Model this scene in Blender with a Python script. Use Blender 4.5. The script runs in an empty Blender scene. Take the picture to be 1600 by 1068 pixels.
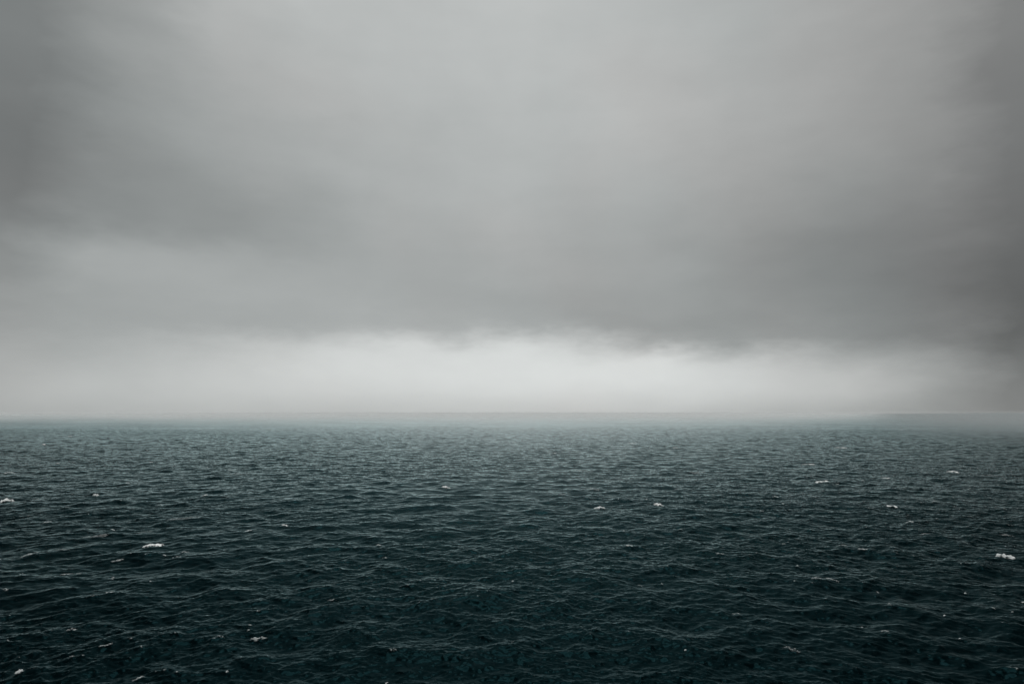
import bpy, math, random
import numpy as np

# ----------------------------------------------------------------------------- scene, camera, sky, sun, exposure
sc = bpy.context.scene
col = sc.collection
R = math.radians

CAM_H = 30.0            # the deck / cliff edge the photograph was taken from, metres above the sea
F_PX = 1067.0           # 24 mm lens on a full frame, in pixels of the 1600 px wide photograph
HORIZON_Y = 643.0
PITCH = math.atan((HORIZON_Y - 534.0) / F_PX)

cam_data = bpy.data.cameras.new('camera')
cam_data.lens = 24.0
cam_data.sensor_width = 36.0
cam_data.clip_start = 0.5
cam_data.clip_end = 60000.0
cam = bpy.data.objects.new('camera', cam_data)
cam.location = (0, 0, CAM_H)
cam.rotation_euler = (math.pi / 2 + PITCH, 0, 0)
col.objects.link(cam)
sc.camera = cam

SUN_EL, SUN_AZ = R(57), R(1.5)         # behind the cloud, ahead of the camera (+Y)
world = bpy.data.worlds.new('World')
sc.world = world
world.use_nodes = True


class Nodes:
    """tiny helper round a node tree"""
    def __init__(self, tree):
        self.t = tree
        tree.nodes.clear()

    def add(self, kind, **props):
        n = self.t.nodes.new(kind)
        for k, v in props.items():
            setattr(n, k, v)
        return n

    def set(self, sock, v):
        if isinstance(v, bpy.types.NodeSocket):
            self.t.links.new(v, sock)
        else:
            sock.default_value = v

    def math(self, op, a, b=None, c=None, clamp=False):
        n = self.add('ShaderNodeMath', operation=op, use_clamp=clamp)
        for i, v in enumerate((a, b, c)):
            if v is not None:
                self.set(n.inputs[i], v)
        return n.outputs[0]

    def vmath(self, op, a, b=None):
        n = self.add('ShaderNodeVectorMath', operation=op)
        self.set(n.inputs[0], a)
        if b is not None:
            self.set(n.inputs[3] if op == 'SCALE' else n.inputs[1], b)
        return n.outputs[0]

    def smooth(self, v, lo, hi, a=0.0, b=1.0):
        n = self.add('ShaderNodeMapRange', interpolation_type='SMOOTHSTEP')
        self.set(n.inputs['Value'], v)
        for k, x in (('From Min', lo), ('From Max', hi), ('To Min', a), ('To Max', b)):
            self.set(n.inputs[k], x)
        return n.outputs['Result']

    def ramp(self, v, lo, hi):
        n = self.add('ShaderNodeMapRange', interpolation_type='LINEAR', clamp=True)
        self.set(n.inputs['Value'], v)
        n.inputs['From Min'].default_value, n.inputs['From Max'].default_value = lo, hi
        return n.outputs['Result']

    def noise(self, vec, scale, detail=3.0, rough=0.5, dim='3D', w=None, distortion=0.0):
        n = self.add('ShaderNodeTexNoise', noise_dimensions=dim)
        self.set(n.inputs['Vector'], vec)
        n.inputs['Scale'].default_value = scale
        n.inputs['Detail'].default_value = detail
        n.inputs['Roughness'].default_value = rough
        n.inputs['Distortion'].default_value = distortion
        if w is not None:
            n.inputs['W'].default_value = w
        return n

    def mix(self, fac, a, b):
        n = self.add('ShaderNodeMix', data_type='RGBA')
        self.set(n.inputs[0], fac)
        self.set(n.inputs[6], a)
        self.set(n.inputs[7], b)
        return n.outputs[2]


def lin(v):
    v /= 255.0
    return v / 12.92 if v <= 0.04045 else ((v + 0.055) / 1.055) ** 2.4


def build_sky():
    """Overcast sky: a Nishita sky almost wholly hidden by a stratus deck.  The deck's thickness is described by its
    brightness over elevation for a few compass bearings; noise warps and streaks it."""
    N = Nodes(world.node_tree)
    geo = N.add('ShaderNodeTexCoord')
    d = geo.outputs['Generated']
    sep = N.add('ShaderNodeSeparateXYZ')
    N.set(sep.inputs[0], d)
    x, y, z = sep.outputs
    el = N.math('MULTIPLY', N.math('ARCSINE', z), 180 / math.pi)
    az = N.math('MULTIPLY', N.math('ARCTAN2', x, y), 180 / math.pi)

    stretched = N.vmath('MULTIPLY', d, (1.0, 1.0, 2.6))
    w1 = N.noise(stretched, 3.2, 4.0, 0.52, dim='4D', w=3.7)
    w2 = N.noise(stretched, 9.0, 5.0, 0.6, dim='4D', w=11.2)
    s1 = N.add('ShaderNodeSeparateXYZ'); N.set(s1.inputs[0], w1.outputs['Color'])
    s2 = N.add('ShaderNodeSeparateXYZ'); N.set(s2.inputs[0], w2.outputs['Color'])

    def c(v, k):
        return N.math('MULTIPLY', N.math('SUBTRACT', v, 0.5), k)
    # the ragged underside: bearings and elevations are pushed about by the noise, less so right at the horizon
    calm = N.smooth(el, 0.0, 6.0, 0.15, 1.0)
    azw = N.math('ADD', az, N.math('ADD', c(s1.outputs[0], 7.0), c(s2.outputs[0], 6.0)))
    shift = N.math('ADD', c(s1.outputs[1], 2.2), c(s2.outputs[1], 3.4))
    elw = N.math('ADD', el, N.math('MULTIPLY', shift, calm))

    ys = (0, 100, 200, 300, 380, 430, 480, 515, 540, 570, 610, 643)
    table = {
        -3200: (170, 168, 164, 158, 155, 156, 158, 162, 168, 176, 180, 172),
        -200: (124, 124, 122, 118, 130, 134, 138, 144, 150, 158, 164, 158),
        0:    (118, 126, 125, 118, 122, 137, 147, 153, 160, 168, 174, 168),
        130:  (150, 148, 145, 138, 140, 164, 161, 163, 168, 176, 184, 174),
        230:  (165, 160, 156, 147, 146, 166, 165, 164, 172, 182, 187, 178),
        330:  (182, 176, 166, 155, 148, 166, 168, 166, 179, 190, 193, 182),
        450:  (188, 183, 174, 163, 155, 165, 168, 169, 190, 201, 200, 186),
        560:  (190, 186, 180, 172, 165, 165, 170, 178, 202, 211, 206, 190),
        800:  (190, 188, 185, 180, 174, 168, 162, 174, 208, 216, 211, 194),
        930:  (188, 186, 183, 175, 166, 163, 158, 163, 196, 217, 212, 194),
        1050: (184, 183, 179, 170, 160, 158, 156, 155, 172, 215, 210, 190),
        1300: (172, 169, 163, 153, 141, 135, 136, 141, 148, 174, 189, 172),
        1480: (153, 153, 149, 142, 130, 124, 119, 120, 126, 142, 156, 142),
        1600: (130, 130, 126, 120, 112, 106, 101, 98, 99, 109, 125, 128),
        1830: (124, 124, 121, 114, 107, 102, 98, 95, 96, 105, 121, 125),
        4800: (170, 168, 164, 158, 155, 156, 158, 162, 168, 176, 180, 172),
    }
    EL_MAX = 40.0
    fac = N.math('DIVIDE', elw, EL_MAX, clamp=True)
    prev, prev_az = None, None
    for px, vals in table.items():
        r = N.add('ShaderNodeValToRGB')
        r.color_ramp.interpolation = 'CARDINAL'
        pts = []
        for yy, v in zip(ys, vals):
            e = math.degrees(math.atan((534 - yy) / F_PX) + PITCH) / EL_MAX
            pts.append((max(0.0, e), lin(v)))
        pts.sort()
        els = r.color_ramp.elements
        while len(els) < len(pts):
            els.new(0.5)
        for e, (p, v) in zip(els, pts):
            e.position = p
            e.color = (v, v, v, 1)
        N.set(r.inputs[0], fac)
        a = math.degrees(math.atan((px - 800) / F_PX))
        if prev is None:
            prev = r.outputs[0]
        else:
            prev = N.mix(N.ramp(azw, prev_az, a), prev, r.outputs[0])
        prev_az = a
    bw = N.add('ShaderNodeRGBToBW'); N.set(bw.inputs[0], prev)
    lum = bw.outputs[0]
    # above that the deck goes on, brighter towards the zenith as an overcast sky is
    lum = N.math('MULTIPLY', lum, N.smooth(el, 33.0, 60.0, 1.0, 2.3))
    lum_hi = N.add('ShaderNodeMix', data_type='FLOAT')
    N.set(lum_hi.inputs[0], N.smooth(el, 60.0, 86.0))
    N.set(lum_hi.inputs[2], lum)
    lum_hi.inputs[3].default_value = 1.1
    lum = lum_hi.outputs[0]
    # soft streaks and mottling of the cloud
    m1 = N.noise(stretched, 5.0, 5.0, 0.55, dim='4D', w=1.3)
    m2 = N.noise(N.vmath('MULTIPLY', d, (1.0, 1.0, 5.0)), 4.0, 5.0, 0.5, dim='4D', w=7.9)
    m3 = N.noise(N.vmath('MULTIPLY', d, (1.0, 1.0, 0.22)), 11.0, 4.0, 0.5, dim='4D', w=5.1)      # faint falling rain
    m4 = N.noise(d, 26.0, 5.0, 0.6, dim='4D', w=2.2)
    rain = N.math('MULTIPLY', c(m3.outputs[0], 0.07), N.smooth(el, 4.0, 16.0))
    m = N.math('ADD', c(m1.outputs[0], 0.20), c(m2.outputs[0], 0.07))
    m = N.math('ADD', N.math('ADD', m, rain), c(m4.outputs[0], 0.035))
    lum = N.math('MULTIPLY', lum, N.math('ADD', m, 1.0))
    # thick cloud is a touch bluer than the bright gap below it; slow drift between warm and cool grey
    tone = N.smooth(lum, lin(105), lin(205))
    tint = N.mix(tone, (0.935, 1.0, 0.992, 1), (0.968, 1.0, 0.988, 1))
    warm = N.noise(d, 2.6, 2.0, 0.5, dim='4D', w=21.0)
    tint = N.mix(N.smooth(warm.outputs[0], 0.42, 0.66, 0.0, 0.6), tint, (1.0, 0.99, 0.97, 1))
    cloud = N.vmath('SCALE', tint, N.math('MULTIPLY', lum, 10.0))

    sky = N.add('ShaderNodeTexSky', sky_type='NISHITA', sun_disc=False, sun_elevation=SUN_EL, sun_rotation=SUN_AZ,
                air_density=1.0, dust_density=0.5, ozone_density=1.0)
    out = N.mix(0.992, sky.outputs[0], cloud)
    bg = N.add('ShaderNodeBackground')
    N.set(bg.inputs['Color'], out)
    bg.inputs['Strength'].default_value = 0.1
    wo = N.add('ShaderNodeOutputWorld')
    N.t.links.new(bg.outputs[0], wo.inputs['Surface'])


build_sky()

sun_data = bpy.data.lights.new('sun', 'SUN')
sun_data.energy = 1.5
sun_data.angle = R(30)                 # sun behind thick stratus
sun_data.color = (1.0, 0.985, 0.96)
sun = bpy.data.objects.new('sun', sun_data)
sun.rotation_euler = (-(math.pi / 2 - SUN_EL), 0, -SUN_AZ)   # light travels from ahead towards the camera
sun.location = (0, 300, 400)
col.objects.link(sun)

sc.view_settings.view_transform = 'Standard'
sc.view_settings.look = 'None'
sc.view_settings.gamma = 1.0
sc.view_settings.use_curve_mapping = False
sc.view_settings.exposure = 0.0
sc.render.engine = 'CYCLES'
sc.cycles.use_denoising = True
sc.cycles.max_bounces = 8
sc.cycles.glossy_bounces = 3
sc.cycles.diffuse_bounces = 2
sc.cycles.volume_bounces = 6
sc.cycles.transparent_max_bounces = 12
sc.cycles.sample_clamp_indirect = 4.0


# ----------------------------------------------------------------------------- wave field
class WaveBand:
    """one periodic tile of wind waves (random phases, k^-4 spectrum) between two wavelengths, metres"""
    def __init__(self, seed, size, n, lam_min, lam_max, sigma, rot, wind, spread, peak=None, cross=False):
        self.L, self.n, self.c, self.s = size, n, math.cos(rot), math.sin(rot)
        rng = np.random.default_rng(seed)
        k1 = 2 * np.pi * np.fft.fftfreq(n, d=size / n)
        kx, ky = np.meshgrid(k1, k1, indexing='xy')
        k = np.hypot(kx, ky)
        k[0, 0] = 1.0
        lam = 2 * np.pi / k
        p = k ** -4.0
        if peak:
            kp = 2 * np.pi / peak
            p *= np.exp(-1.1 * (kp / k) ** 2)
        p *= 1 / (1 + np.exp(-(lam - lam_min) / (0.10 * lam_min))) if lam_min else 1.0
        p *= 1 / (1 + np.exp((lam - lam_max) / (0.10 * lam_max)))
        ang = np.arctan2(ky, kx) - (wind - rot)
        lobe = np.maximum(np.cos(ang - R(34)) ** 2, 0.8 * np.cos(ang + R(42)) ** 2) ** 1.5 if cross else np.cos(ang) ** 2
        p *= (1 - spread) * lobe + spread
        p[0, 0] = 0
        a = (rng.standard_normal((n, n)) + 1j * rng.standard_normal((n, n))) * np.sqrt(p)
        h = np.fft.ifft2(a).real
        g = sigma / h.std()
        self.h = (h * g).astype(np.float32)
        self.dx = (np.fft.ifft2(-1j * kx / k * a).real * g).astype(np.float32)
        self.dy = (np.fft.ifft2(-1j * ky / k * a).real * g).astype(np.float32)
        # how far the surface is squeezed together: high on sharp crests
        self.sq = (np.fft.ifft2(k * a).real * g).astype(np.float32)

    def sample(self, x, y, fields):
        u = ((x * self.c + y * self.s) / self.L) % 1.0 * self.n
        v = ((-x * self.s + y * self.c) / self.L) % 1.0 * self.n
        i, j = np.floor(u).astype(np.int32), np.floor(v).astype(np.int32)
        fu, fv = (u - i).astype(np.float32), (v - j).astype(np.float32)
        i %= self.n; j %= self.n
        i2, j2 = (i + 1) % self.n, (j + 1) % self.n
        w = ((1 - fu) * (1 - fv), fu * (1 - fv), (1 - fu) * fv, fu * fv)
        out = []
        for name in fields:
            f = getattr(self, name)
            out.append(f[j, i] * w[0] + f[j, i2] * w[1] + f[j2, i] * w[2] + f[j2, i2] * w[3])
        return out

    def disp(self, x, y):
        h, dx, dy, sq = self.sample(x, y, ('h', 'dx', 'dy', 'sq'))
        return dx * self.c - dy * self.s, dx * self.s + dy * self.c, h, sq


WIND = R(-78)           # blowing towards the camera, a little from the left
SWELL = WaveBand(11, 640.0, 1024, 3.0, 70.0, 0.225, 0.0, WIND, 0.30, peak=20.0, cross=True)
CHOP = WaveBand(23, 163.0, 1024, 1.0, 3.2, 0.056, R(23), WIND, 0.35, cross=True)
RIPPLE = WaveBand(37, 61.0, 1024, 0.30, 1.0, 0.025, R(-37), WIND, 0.7)
GUST = WaveBand(51, 1900.0, 512, 45.0, 400.0, 1.0, R(11), WIND, 0.8)
CHOPPY = 0.7


def sstep(v, lo, hi):
    t = np.clip((v - lo) / (hi - lo), 0, 1)
    return t * t * (3 - 2 * t)


def gusts(x, y):
    """how hard the wind ruffles the water: gust patches, and a wide lane out to the horizon, calmed to brighten the middle water"""
    lane = np.exp(-((x - 0.05 * y) / (0.36 * np.abs(y) + 30.0)) ** 2) * sstep(y, 120.0, 330.0)
    return np.clip(1.16 - 0.42 * lane + 0.24 * GUST.sample(x, y, ('h',))[0], 0.3, 1.8)


def surface(x, y):
    """undisturbed position -> displaced surface point and crest sharpness"""
    r = np.hypot(x, y)
    gust = gusts(x, y)
    X, Y, Z, S = x.copy(), y.copy(), np.zeros_like(x), np.zeros_like(x)
    for band, lo, hi, g in ((SWELL, 1500.0, 5000.0, None), (CHOP, 500.0, 1300.0, gust), (RIPPLE, 150.0, 420.0, gust)):
        w = 1 - sstep(r, lo, hi)
        if g is not None:
            w = w * g
        dx, dy, h, sq = band.disp(x, y)
        X -= CHOPPY * w * dx
        Y -= CHOPPY * w * dy
        Z += w * h
        if band is not RIPPLE:
            S += w * sq
    return X, Y, Z, S


def surface_at(px, py):
    """height of the displaced surface over a given point"""
    x, y = np.array(px, float), np.array(py, float)
    qx, qy = x.copy(), y.copy()
    for _ in range(4):
        X, Y, Z, S = surface(qx, qy)
        qx += x - X
        qy += y - Y
    X, Y, Z, S = surface(qx, qy)
    return Z, S


def new_mesh(name, verts, faces, smooth=True):
    me = bpy.data.meshes.new(name)
    verts = np.asarray(verts, dtype=np.float32)
    faces = np.asarray(faces, dtype=np.int32)
    nf, w = faces.shape
    me.vertices.add(len(verts))
    me.vertices.foreach_set('co', verts.ravel())
    me.loops.add(nf * w)
    me.loops.foreach_set('vertex_index', faces.ravel())
    me.polygons.add(nf)
    me.polygons.foreach_set('loop_start', np.arange(0, nf * w, w, dtype=np.int32))
    me.polygons.foreach_set('loop_total', np.full(nf, w, dtype=np.int32))
    if smooth:
        me.polygons.foreach_set('use_smooth', np.ones(nf, dtype=bool))
    me.update(calc_edges=True)
    return me


# ----------------------------------------------------------------------------- materials
def material(name):
    m = bpy.data.materials.new(name)
    m.use_nodes = True
    return m, Nodes(m.node_tree)


def water_material():
    m, N = material('sea_water')
    g = N.add('ShaderNodeNewGeometry')
    P, nrm = g.outputs['Position'], g.outputs['Normal']
    # wavelets finer than the mesh: slopes, not colour
    fine = N.noise(P, 2.6, 5.0, 0.66)
    small = N.noise(P, 0.9, 2.0, 0.5)
    lod = N.add('ShaderNodeAttribute', attribute_name='unresolved')
    gust = N.add('ShaderNodeAttribute', attribute_name='gust')
    f = N.vmath('MULTIPLY', N.vmath('SUBTRACT', fine.outputs['Color'], (0.5, 0.5, 0.5)), (1, 1, 0))
    s = N.vmath('MULTIPLY', N.vmath('SUBTRACT', small.outputs['Color'], (0.5, 0.5, 0.5)), (1, 1, 0))
    amt = N.math('MULTIPLY', gust.outputs['Fac'], 0.5)
    amt2 = N.math('MULTIPLY', N.math('MULTIPLY', gust.outputs['Fac'], lod.outputs['Fac']), 0.38)
    v = N.vmath('ADD', N.vmath('ADD', nrm, N.vmath('SCALE', f, amt)), N.vmath('SCALE', s, amt2))
    v = N.vmath('NORMALIZE', v)
    # deep, light-swallowing water under a Fresnel reflection of the sky
    deep = N.add('ShaderNodeBsdfDiffuse')
    deep.inputs['Color'].default_value = (0.0, 0.0014, 0.0018, 1)
    gl = N.add('ShaderNodeBsdfGlossy')
    gl.inputs['Roughness'].default_value = 0.20
    N.set(gl.inputs['Normal'], v)
    fr = N.add('ShaderNodeFresnel')
    fr.inputs['IOR'].default_value = 1.58
    N.set(fr.inputs['Normal'], v)
    N.set(gl.inputs['Color'], N.mix(N.math('MULTIPLY', fr.outputs[0], 1.7, clamp=True), (0.16, 0.80, 0.95, 1), (0.78, 0.975, 1.0, 1)))
    b = N.add('ShaderNodeMixShader')
    N.set(b.inputs[0], N.math('POWER', fr.outputs[0], 2.3))
    N.t.links.new(deep.outputs[0], b.inputs[1])
    N.t.links.new(gl.outputs[0], b.inputs[2])
    # flecks of foam on the sharpest crests
    foam = N.add('ShaderNodeAttribute', attribute_name='crest')
    fn = N.noise(P, 3.2, 4.0, 0.6)
    k = N.math('MULTIPLY', N.smooth(foam.outputs['Fac'], 0.0, 1.0), N.smooth(fn.outputs[0], 0.50, 0.62), clamp=True)
    fb = N.add('ShaderNodeBsdfDiffuse')
    fb.inputs['Color'].default_value = (0.62, 0.66, 0.66, 1)
    mx = N.add('ShaderNodeMixShader')
    N.set(mx.inputs[0], N.math('MULTIPLY', k, 0.55))
    N.t.links.new(b.outputs[0], mx.inputs[1])
    N.t.links.new(fb.outputs[0], mx.inputs[2])
    o = N.add('ShaderNodeOutputMaterial')
    N.t.links.new(mx.outputs[0], o.inputs['Surface'])
    return m


def foam_material(name, lo, hi, bright, scale, cover, least=0.45):
    """whipped white foam, torn into lace towards its rim"""
    m, N = material(name)
    g = N.add('ShaderNodeNewGeometry')
    oi = N.add('ShaderNodeObjectInfo')
    tc = N.add('ShaderNodeTexCoord')
    rim = N.add('ShaderNodeAttribute', attribute_name='rim')
    at = N.vmath('ADD', tc.outputs['Object'], N.vmath('SCALE', oi.outputs['Location'], 0.37))
    warp = N.noise(at, scale * 0.7, 2.0, 0.5)
    at2 = N.vmath('ADD', at, N.vmath('SCALE', N.vmath('SUBTRACT', warp.outputs['Color'], (0.5, 0.5, 0.5)), 0.9 / scale))
    vor = N.add('ShaderNodeTexVoronoi', feature='DISTANCE_TO_EDGE')
    N.set(vor.inputs['Vector'], at2)
    vor.inputs['Scale'].default_value = scale
    lace = N.smooth(vor.outputs['Distance'], 0.05, 0.30, 1.0, 0.0)
    n = N.noise(at2, scale * 1.6, 4.0, 0.6)
    body = N.math('ADD', N.math('MULTIPLY', lace, 0.40), N.math('MULTIPLY', n.outputs[0], 1.0))
    body = N.math('SUBTRACT', body, N.math('MULTIPLY', rim.outputs['Fac'], 0.75))
    alpha = N.smooth(body, lo, hi, 0.0, cover)
    alpha = N.math('MULTIPLY', alpha, N.math('MULTIPLY_ADD', oi.outputs['Random'], 1.0 - least, least))
    d = N.add('ShaderNodeBsdfDiffuse')
    N.set(d.inputs['Color'], N.mix(n.outputs[0], (bright * 0.78, bright * 0.82, bright * 0.82, 1), (bright, bright, bright, 1)))
    t = N.add('ShaderNodeBsdfTransparent')
    mx = N.add('ShaderNodeMixShader')
    N.set(mx.inputs[0], alpha)
    N.t.links.new(t.outputs[0], mx.inputs[1])
    N.t.links.new(d.outputs[0], mx.inputs[2])
    o = N.add('ShaderNodeOutputMaterial')
    N.t.links.new(mx.outputs[0], o.inputs['Surface'])
    return m


# ----------------------------------------------------------------------------- the sea: one sheet out to the horizon
def build_sea():
    # finer spacing on the side that faces the open horizon, coarse elsewhere; finer close by, coarse far out
    fine = np.linspace(R(-44), R(44), 900)
    coarse = np.linspace(R(44), R(316), 90)[1:-1]
    ang = np.concatenate([fine, coarse])
    rad = [1.5]
    while rad[-1] < 12000:
        r = rad[-1]
        k = 0.04 if r < 62 else 0.0022 if r < 250 else 0.0035 if r < 1300 else 0.005 if r < 3500 else 0.03
        rad.append(r * (1 + k))
    rad = np.array(rad)
    A, Rr = np.meshgrid(ang, rad)
    x, y = (Rr * np.sin(A)).ravel(), (Rr * np.cos(A)).ravel()
    X, Y, Z, S = surface(x, y)
    # round the back and right under the camera the mesh is coarse: keep it flat there
    na, nr = len(ang), len(rad)
    verts = np.stack([X, Y, Z], 1)
    i = np.arange(nr - 1)[:, None] * na
    j = np.arange(na)[None, :]
    j2 = (j + 1) % na
    quads = np.stack([i + j, i + na + j, i + na + j2, i + j2], -1).reshape(-1, 4)[:, ::-1]
    me = new_mesh('sea', verts, quads)
    r = Rr.ravel()
    a = me.attributes.new('unresolved', 'FLOAT', 'POINT')
    a.data.foreach_set('value', (0.25 + 0.75 * sstep(r, 150, 420)).astype(np.float32))
    a = me.attributes.new('gust', 'FLOAT', 'POINT')
    g = gusts(x, y)
    a.data.foreach_set('value', g.astype(np.float32))
    a = me.attributes.new('crest', 'FLOAT', 'POINT')
    s_lo, s_hi = np.percentile(S[(r > 70) & (r < 600)], [99.2, 99.9])
    a.data.foreach_set('value', (sstep(S, s_lo, s_hi) * (1 - sstep(r, 500, 1200))).astype(np.float32))
    print('sea verts', len(verts), 'sq pct', np.percentile(S[r < 500], [50, 90, 99, 99.9]), 'z', Z.min(), Z.max())
    o = bpy.data.objects.new('sea', me)
    o['kind'] = 'structure'
    o['label'] = 'dark teal choppy sea reaching out to the misty horizon'
    me.materials.append(water_material())
    col.objects.link(o)
    return float(Z.min()), float(Z.max())


z_lo, z_hi = build_sea()

# ----------------------------------------------------------------------------- whitecaps, each one a thing
FOAM = {
    'solid': foam_material('foam_solid', 0.0, 0.30, 0.84, 1.4, 1.0, 0.92),
    'bright': foam_material('foam_bright', 0.18, 0.55, 0.78, 1.8, 1.0),
    'pale': foam_material('foam_pale', 0.30, 0.75, 0.55, 2.2, 0.40),
    'lace': foam_material('foam_lace', 0.38, 0.80, 0.60, 3.0, 0.75),
}


def whitecap(px, py, w, h, slant, look, label, group=None):
    """a breaking crest.  (px, py) says in which direction it lies; its distance is where that ray meets the sea.
    w, h: how wide and high it shows, slant: how its line leans"""
    depth = CAM_H * F_PX / (py - HORIZON_Y)           # metres out along +Y (flat sea, camera at 30 m)
    cx = (px - 800.0) / F_PX * depth
    cy = depth
    m_px = depth / F_PX                                # metres across the line of sight
    d_px = depth * depth / (CAM_H * F_PX)              # metres along the sea
    s = math.radians(slant)
    ux, uy = math.cos(s) * m_px, math.sin(s) * d_px
    ln = math.hypot(ux, uy)
    w, h = w * 0.85, h * 0.7
    length = min(ln * w, 1.7 * w * m_px, 14.0)
    ux, uy = ux / ln, uy / ln
    vx, vy = -uy, ux
    # foam sits on a crest: settle on the highest water close by
    reach = min(5.0, 4.0 * d_px)
    ts = np.linspace(-reach, reach, 25)
    Z, S = surface_at(cx + 0 * ts, cy + ts)
    cy += float(ts[int(np.argmax(Z))])
    width = max(0.35, min(h * d_px, 0.42 * length, 3.2))
    rise = min(0.75, (0.85 if look == 'solid' else 0.45) * h * m_px)
    rng = random.Random(int(px * 7 + py))
    nu, nv = (30, 12) if look != 'fleck' else (12, 6)
    ph = [rng.uniform(0, 6.28) for _ in range(8)]
    u = np.linspace(-1, 1, nu)
    v = np.linspace(-1, 1, nv)
    U, V = np.meshgrid(u, v)
    # uneven outline: a crooked spine, a width that swells and pinches
    spine = 0.45 * np.sin(2.1 * U + ph[0]) + 0.22 * np.sin(5.3 * U + ph[1])
    swell = (0.62 + 0.25 * np.sin(3.1 * U + ph[2]) + 0.22 * np.sin(7.7 * U + ph[3])) * np.sqrt(np.clip(1 - U ** 2, 0.004, 1))
    a = U * length / 2
    b = (V * swell + spine * 0.8) * width / 2
    x = cx + a * ux + b * vx
    y = cy + a * uy + b * vy
    Z, S = surface_at(x.ravel(), y.ravel())
    Z = Z.reshape(x.shape)
    edge = np.clip(np.maximum(np.abs(V), np.abs(U) ** 2), 0, 1)
    lump = 0.65 + 0.35 * np.sin(9 * U + ph[4]) * np.sin(4 * V + ph[5])
    Z = Z + 0.04 + 0.0003 * depth + rise * (1 - edge ** 2) * lump - 0.10 * (edge > 0.98)
    ox, oy, oz = cx, cy, float(Z.mean())
    verts = np.stack([x - ox, y - oy, Z - oz], -1).reshape(-1, 3)
    i = np.arange(nv - 1)[:, None] * nu
    j = np.arange(nu - 1)[None, :]
    quads = np.stack([i + j, i + j + 1, i + nu + j + 1, i + nu + j], -1).reshape(-1, 4)
    me = new_mesh('whitecap', verts, quads)
    at = me.attributes.new('rim', 'FLOAT', 'POINT')
    at.data.foreach_set('value', (edge ** 1.6).ravel().astype(np.float32))
    me.materials.append(FOAM['bright' if look == 'fleck' else look])
    o = bpy.data.objects.new('whitecap', me)
    o.location = (ox, oy, oz)
    o['label'] = label
    o['category'] = 'whitecap'
    if group:
        o['group'] = group
    col.objects.link(o)
    return o


# the ones with a look of their own
whitecap(1269, 750, 27, 4, 0, 'solid', 'brightest long white breaker lying flat on grey water')
whitecap(1292, 754.5, 7, 2, 0, 'bright', 'small white dab just off the end of the brightest breaker')
whitecap(1488, 738, 13, 4, -8, 'solid', 'white curl with a thin foam trail at the edge of the fog')
whitecap(1522, 740, 34, 2, -2, 'pale', 'thin pale foam trail leading away from a white curl near the fog')
whitecap(1564, 869, 24, 9, -10, 'solid', 'broad spilling whitecap at the head of a pale foam streak')
whitecap(1591, 879, 30, 4, -9, 'pale', 'pale foam streak trailing from a broad spilling whitecap')
whitecap(416, 986, 30, 12, 10, 'lace', 'lacy patch of looping foam threads on black water')
whitecap(404, 966, 7, 3, 0, 'bright', 'single white dash just behind the lacy looping foam patch')
whitecap(1224, 1005, 22, 14, -38, 'lace', 'steeply slanting torn foam strip on black water')
whitecap(136, 971, 22, 10, 6, 'lace', 'ragged bright foam cluster with scattered specks on dark water')
whitecap(59, 1036, 11, 6, 18, 'solid', 'short solid white tuft alone on very dark water')
whitecap(243, 1041, 14, 9, 40, 'lace', 'two faint broken foam clumps on nearly black water')
whitecap(34, 778, 17, 7, 27, 'solid', 'bright slanting crest on the shoulder of a dark wave')
whitecap(167, 771, 12, 5, 0, 'solid', 'white peaked crest tip like a small pyramid')
whitecap(265, 842, 24, 5, 17, 'solid', 'long bright slanting crest with a gap in the middle')
whitecap(244, 847, 11, 3, 8, 'pale', 'pale tail of a long slanting crest')
whitecap(935, 790.5, 22, 4, -2, 'solid', 'bright flat breaker in the shining water below a dark ridge')
whitecap(1021, 783, 16, 5, -22, 'solid', 'bright foam sliding down the flank of a peaked dark ridge')
whitecap(1007, 778, 5, 3, 0, 'bright', 'white speck on the shoulder of a peaked dark ridge')
whitecap(698, 761, 14, 4, -12, 'solid', 'white crest tip on the top of a lone dark wave')
whitecap(1285, 1062, 12, 9, -60, 'lace', 'small broken foam tuft with two white points on black water')
whitecap(801, 987, 6, 3, 20, 'pale', 'tiny grey lip on the peak of a sharp dark wave')
whitecap(928, 765, 26, 8, -4, 'pale', 'soft pale patch of spent foam in the shining water')
whitecap(878, 774, 16, 8, 6, 'pale', 'small smudge of spent foam beside a dark ridge')
whitecap(905, 734, 30, 6, -4, 'pale', 'wide soft foam sheen on the far shining water')
whitecap(1057, 764, 9, 4, -12, 'pale', 'pale leaning crest beyond the peaked dark ridge')

# look-alikes told apart only by size and slant, then by where they lie
def described(p, text):
    """puts how long the foam is and how it leans into its label"""
    w, slant = p[2], abs(p[4])
    size = 'long' if w >= 18 else 'short' if w >= 9 else 'tiny'
    lean = 'steeply slanting' if slant >= 25 else 'slanting' if slant >= 9 else 'level'
    return text.format(size=size, lean=lean)


far = dict(label='thin {size} {lean} white crest far out on hazy grey water', group='thin white crests far out')
for p in ((112, 681.5, 8, 2.5, 0), (77, 694, 14, 2, -2), (239, 703, 4, 2, 0), (250, 721, 9, 3, 0), (90, 723.5, 12, 3, -4),
          (22, 738, 17, 3, 2), (219, 752, 9, 2.5, 0), (841, 664.5, 4, 1.5, 0), (803, 691, 8, 2, 2), (1311, 699, 16, 2, -4),
          (1256, 724, 20, 2.5, -4), (1405, 671, 9, 1.5, 0), (985, 692, 20, 2, 0), (1055, 700, 12, 2, 0), (1379, 746, 12, 2.5, -6),
          (866, 708, 10, 2, 0), (1180, 755, 6, 2.5, 0), (1344, 750, 8, 2, 0), (336, 729, 5, 2, 0)):
    whitecap(*p, 'bright', described(p, far['label']), far['group'])
mid = dict(label='{size} {lean} white crest breaking on slate grey water', group='short crests breaking on grey water')
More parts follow.
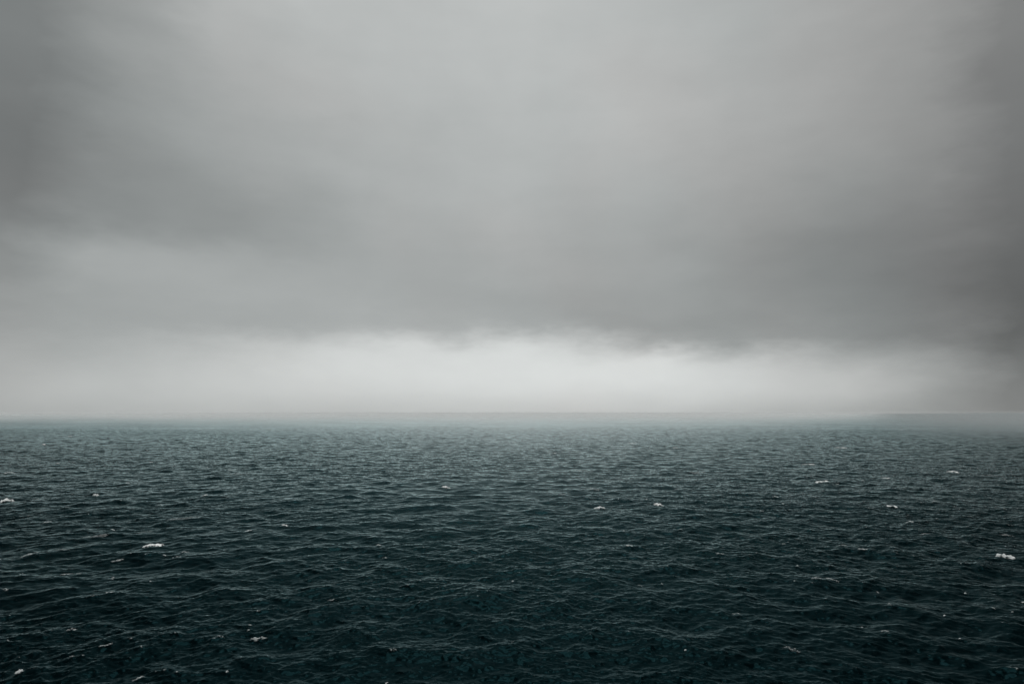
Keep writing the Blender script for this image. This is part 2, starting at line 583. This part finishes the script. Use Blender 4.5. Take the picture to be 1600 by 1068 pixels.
for p in ((323, 775, 8, 4, 12), (272, 783, 11, 3, 0), (16, 802, 9, 3, 0), (8, 818, 20, 3, -2), (90, 812, 15, 3.5, 5), (201, 822, 11, 3, -2),
          (447, 820, 13, 3, -14), (405, 822, 9, 4, 14), (593, 852, 9, 3, -6), (980, 850, 13, 4, 0), (1064, 828, 6, 3, 0),
          (972, 829, 4, 3, 0), (1181, 795, 6, 3, 0), (1221, 787, 4, 4, 0), (1393, 791, 15, 4, -18), (1412, 813, 11, 4, -10), (1204, 774, 10, 2.5, 0)):
    whitecap(*p, 'bright', described(p, mid['label']), mid['group'])
pale = dict(label='faded {size} {lean} pale foam smear drifting on grey water', group='faded foam smears on grey water')
for p in ((70, 778, 18, 4, 3), (310, 806, 50, 5, 7), (273, 812, 14, 4, 4), (250, 822, 22, 4, 8), (372, 733, 30, 3, -6), (375, 740, 34, 4, 5),
          (105, 858, 32, 5, 2), (1462, 784, 20, 3, 0), (1434, 791, 12, 3, 0), (1421, 828, 18, 3, 0), (1572, 834, 26, 3.5, 0),
          (1504, 847, 16, 3, 0), (1090, 738, 30, 4, -6), (150, 838, 40, 5, 10)):
    whitecap(*p, 'pale', described(p, pale['label']), pale['group'])
near = dict(label='{size} {lean} torn foam crest on dark teal water', group='torn foam crests on dark water')
for p in ((274, 861, 14, 4, -10), (295, 864, 18, 3, 3), (311, 854, 12, 7, 25), (53, 866, 24, 6, 20), (10, 872, 20, 6, 18), (189, 872, 16, 7, 22),
          (142, 883, 36, 3, 5), (68, 887, 10, 4, 5), (188, 897, 14, 6, -20), (20, 918, 24, 5, -8), (182, 1000, 20, 5, 24), (140, 1012, 12, 6, 10),
          (363, 981, 18, 5, 6), (1217, 846, 12, 4, 0), (1123, 864, 16, 5, -10), (1294, 844, 12, 4, -12), (1331, 853, 14, 4, -14), (1330, 853, 10, 3, -8),
          (1237, 880, 9, 6, 20), (1254, 896, 14, 5, -14), (1362, 933, 5, 7, 60), (1356, 972, 20, 6, 8), (1581, 961, 10, 7, -35), (993, 904, 10, 3, 0),
          (1029, 903, 7, 6, -40), (604, 866, 12, 3, -8), (643, 1048, 14, 5, 8), (1134, 944, 16, 4, -8), (523, 929, 16, 3, 4), (42, 990, 8, 4, 0),
          (193, 919, 18, 3, 6), (1280, 898, 26, 4, -16)):
    whitecap(*p, 'lace', described(p, near['label']), near['group'])
fleck = dict(label='tiny white speck of spray on near black water', group='white specks of spray')
for p in ((1320, 960, 4, 5, 60), (1471, 980, 4, 4, 0), (1445, 946, 4, 3, 0), (801, 899, 4, 2.5, 0), (1063, 1007, 5, 3, 0), (1494, 918, 5, 3, 0),
          (1546, 944, 4, 3, 0), (1578, 933, 5, 3, 0), (611, 1050, 5, 4, 0), (1362, 918, 5, 3, -30), (246, 905, 4, 3, 0), (372, 1036, 6, 4, 10),
          (394, 1055, 8, 4, 12), (1587, 1052, 4, 3, 0), (22, 997, 5, 3, 0), (398, 975, 4, 3, 0)):
    whitecap(*p, 'fleck', **fleck)


# ----------------------------------------------------------------------------- the air
def box(name, lo, hi):
    v = [(x, y, z) for z in (lo[2], hi[2]) for y in (lo[1], hi[1]) for x in (lo[0], hi[0])]
    f = [(0, 2, 3, 1), (4, 5, 7, 6), (0, 1, 5, 4), (2, 6, 7, 3), (0, 4, 6, 2), (1, 3, 7, 5)]
    o = bpy.data.objects.new(name, new_mesh(name, v, f, smooth=False))
    col.objects.link(o)
    return o


def volume_material(name, density, color, g):
    m, N = material(name)
    v = N.add('ShaderNodeVolumePrincipled')
    v.inputs['Color'].default_value = color
    v.inputs['Density'].default_value = density
    v.inputs['Anisotropy'].default_value = g
    o = N.add('ShaderNodeOutputMaterial')
    N.t.links.new(v.outputs[0], o.inputs['Volume'])
    return m



def fog_volume(name, label, ang, rad, height, mat, floor):
    """closed body of mist on the sea; height(bearing in degrees, distance) gives its top"""
    A, D = np.meshgrid(ang, rad)
    deg = np.degrees(A)
    lump = 0.96 + 0.05 * np.sin(deg * 0.31 + 1.0 + D * 0.0007) + 0.05 * np.sin(deg * 0.83 + D * 0.002) + 0.03 * np.sin(deg * 1.9 + 2 + D * 0.004)
    top = -1.9 + height(deg, D) * lump
    bot = np.full_like(top, floor)
    x, y = D * np.sin(A), D * np.cos(A)
    n, na = top.size, len(ang)
    v = np.concatenate([np.stack([x, y, top], -1).reshape(-1, 3), np.stack([x, y, bot], -1).reshape(-1, 3)])
    i = np.arange(len(rad) - 1)[:, None] * na
    j = np.arange(na - 1)[None, :]
    up = np.stack([i + j, i + na + j, i + na + j + 1, i + j + 1], -1).reshape(-1, 4)[:, ::-1]
    quads = [up, up[:, ::-1] + n]
    ring = list(range(na)) + [k * na + na - 1 for k in range(1, len(rad))] + \
        [(len(rad) - 1) * na + k for k in range(na - 2, -1, -1)] + [k * na for k in range(len(rad) - 2, 0, -1)]
    ring = np.array(ring)
    nxt = np.roll(ring, -1)
    quads.append(np.stack([ring, nxt, nxt + n, ring + n], -1)[:, ::-1])
    o = bpy.data.objects.new(name, new_mesh(name, v, np.concatenate(quads), smooth=False))
    o['kind'] = 'stuff'
    o['label'] = label
    o.data.materials.append(mat)
    col.objects.link(o)
    return float(top.max())


def fog_height(deg, D):
    mid = np.exp(-((deg - 2.0) / 19.0) ** 2)
    right = sstep(deg, 12.0, 34.0)
    left = 1 - sstep(deg, -36.0, -14.0)
    tongue = np.clip((D - 90.0) / 2400.0, 0, 1) ** 0.66            # a thin tongue of it reaches in
    bank = np.clip((D - 900.0) / 2200.0, 0, 1) ** 1.1 * (1 - 0.95 * right - 0.55 * left)
    return 31.0 * (mid * tongue + (1 - mid) * bank) * (1 - 0.9 * sstep(deg, 24.0, 36.0))


def squall_height(deg, D):
    side = sstep(deg, 23.0, 40.0)
    return 31.5 * side * np.clip((D - 620.0) / 1100.0, 0, 1) ** 0.9


# the mist thins upwards: each bank is four layers, one inside the other, each reaching higher
LAYERS = (0.30, 0.52, 0.70, 0.83)
sea_fog = volume_material('sea_fog', 1 / 720.0 / len(LAYERS), (0.99, 0.997, 0.997, 1), 0.38)
shaded_rain_mist = volume_material('shaded_rain_mist', 1 / 420.0 / len(LAYERS), (0.57, 0.60, 0.61, 1), 0.45)  # grey albedo holds the shade of the dark cloud above this mist
fog_top = 0.0
for q, f in enumerate(LAYERS):
    fog_top = max(fog_top, fog_volume(
        'fog_bank', 'low pale fog bank lying on the sea along the horizon',
        np.linspace(R(-62 - q * 0.3), R(62 + q * 0.3), 125), np.geomspace(85.0 - q, 11500.0 + 40 * q, 70),
        lambda deg, D: f * fog_height(deg, D), sea_fog, z_lo - 0.6 - 0.05 * q))
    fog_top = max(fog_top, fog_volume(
        'rain_squall', 'rain mist with cloud shade coloured into its dark grey, swallowing the sea beside the pale fog bank',
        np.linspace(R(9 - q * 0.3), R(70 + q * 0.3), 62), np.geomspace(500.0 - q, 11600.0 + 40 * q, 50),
        lambda deg, D: f * squall_height(deg, D), shaded_rain_mist, z_lo - 0.62 - 0.05 * q))
haze = box('haze', (-12100, -12100, z_lo - 1.0), (12100, 12100, max(CAM_H, fog_top) + 5.0))
haze.data.materials.append(volume_material('sea_haze', 1 / 80000.0, (0.99, 0.997, 0.997, 1), 0.38))
haze['kind'] = 'stuff'
haze['label'] = 'pale sea haze veiling the distant water'
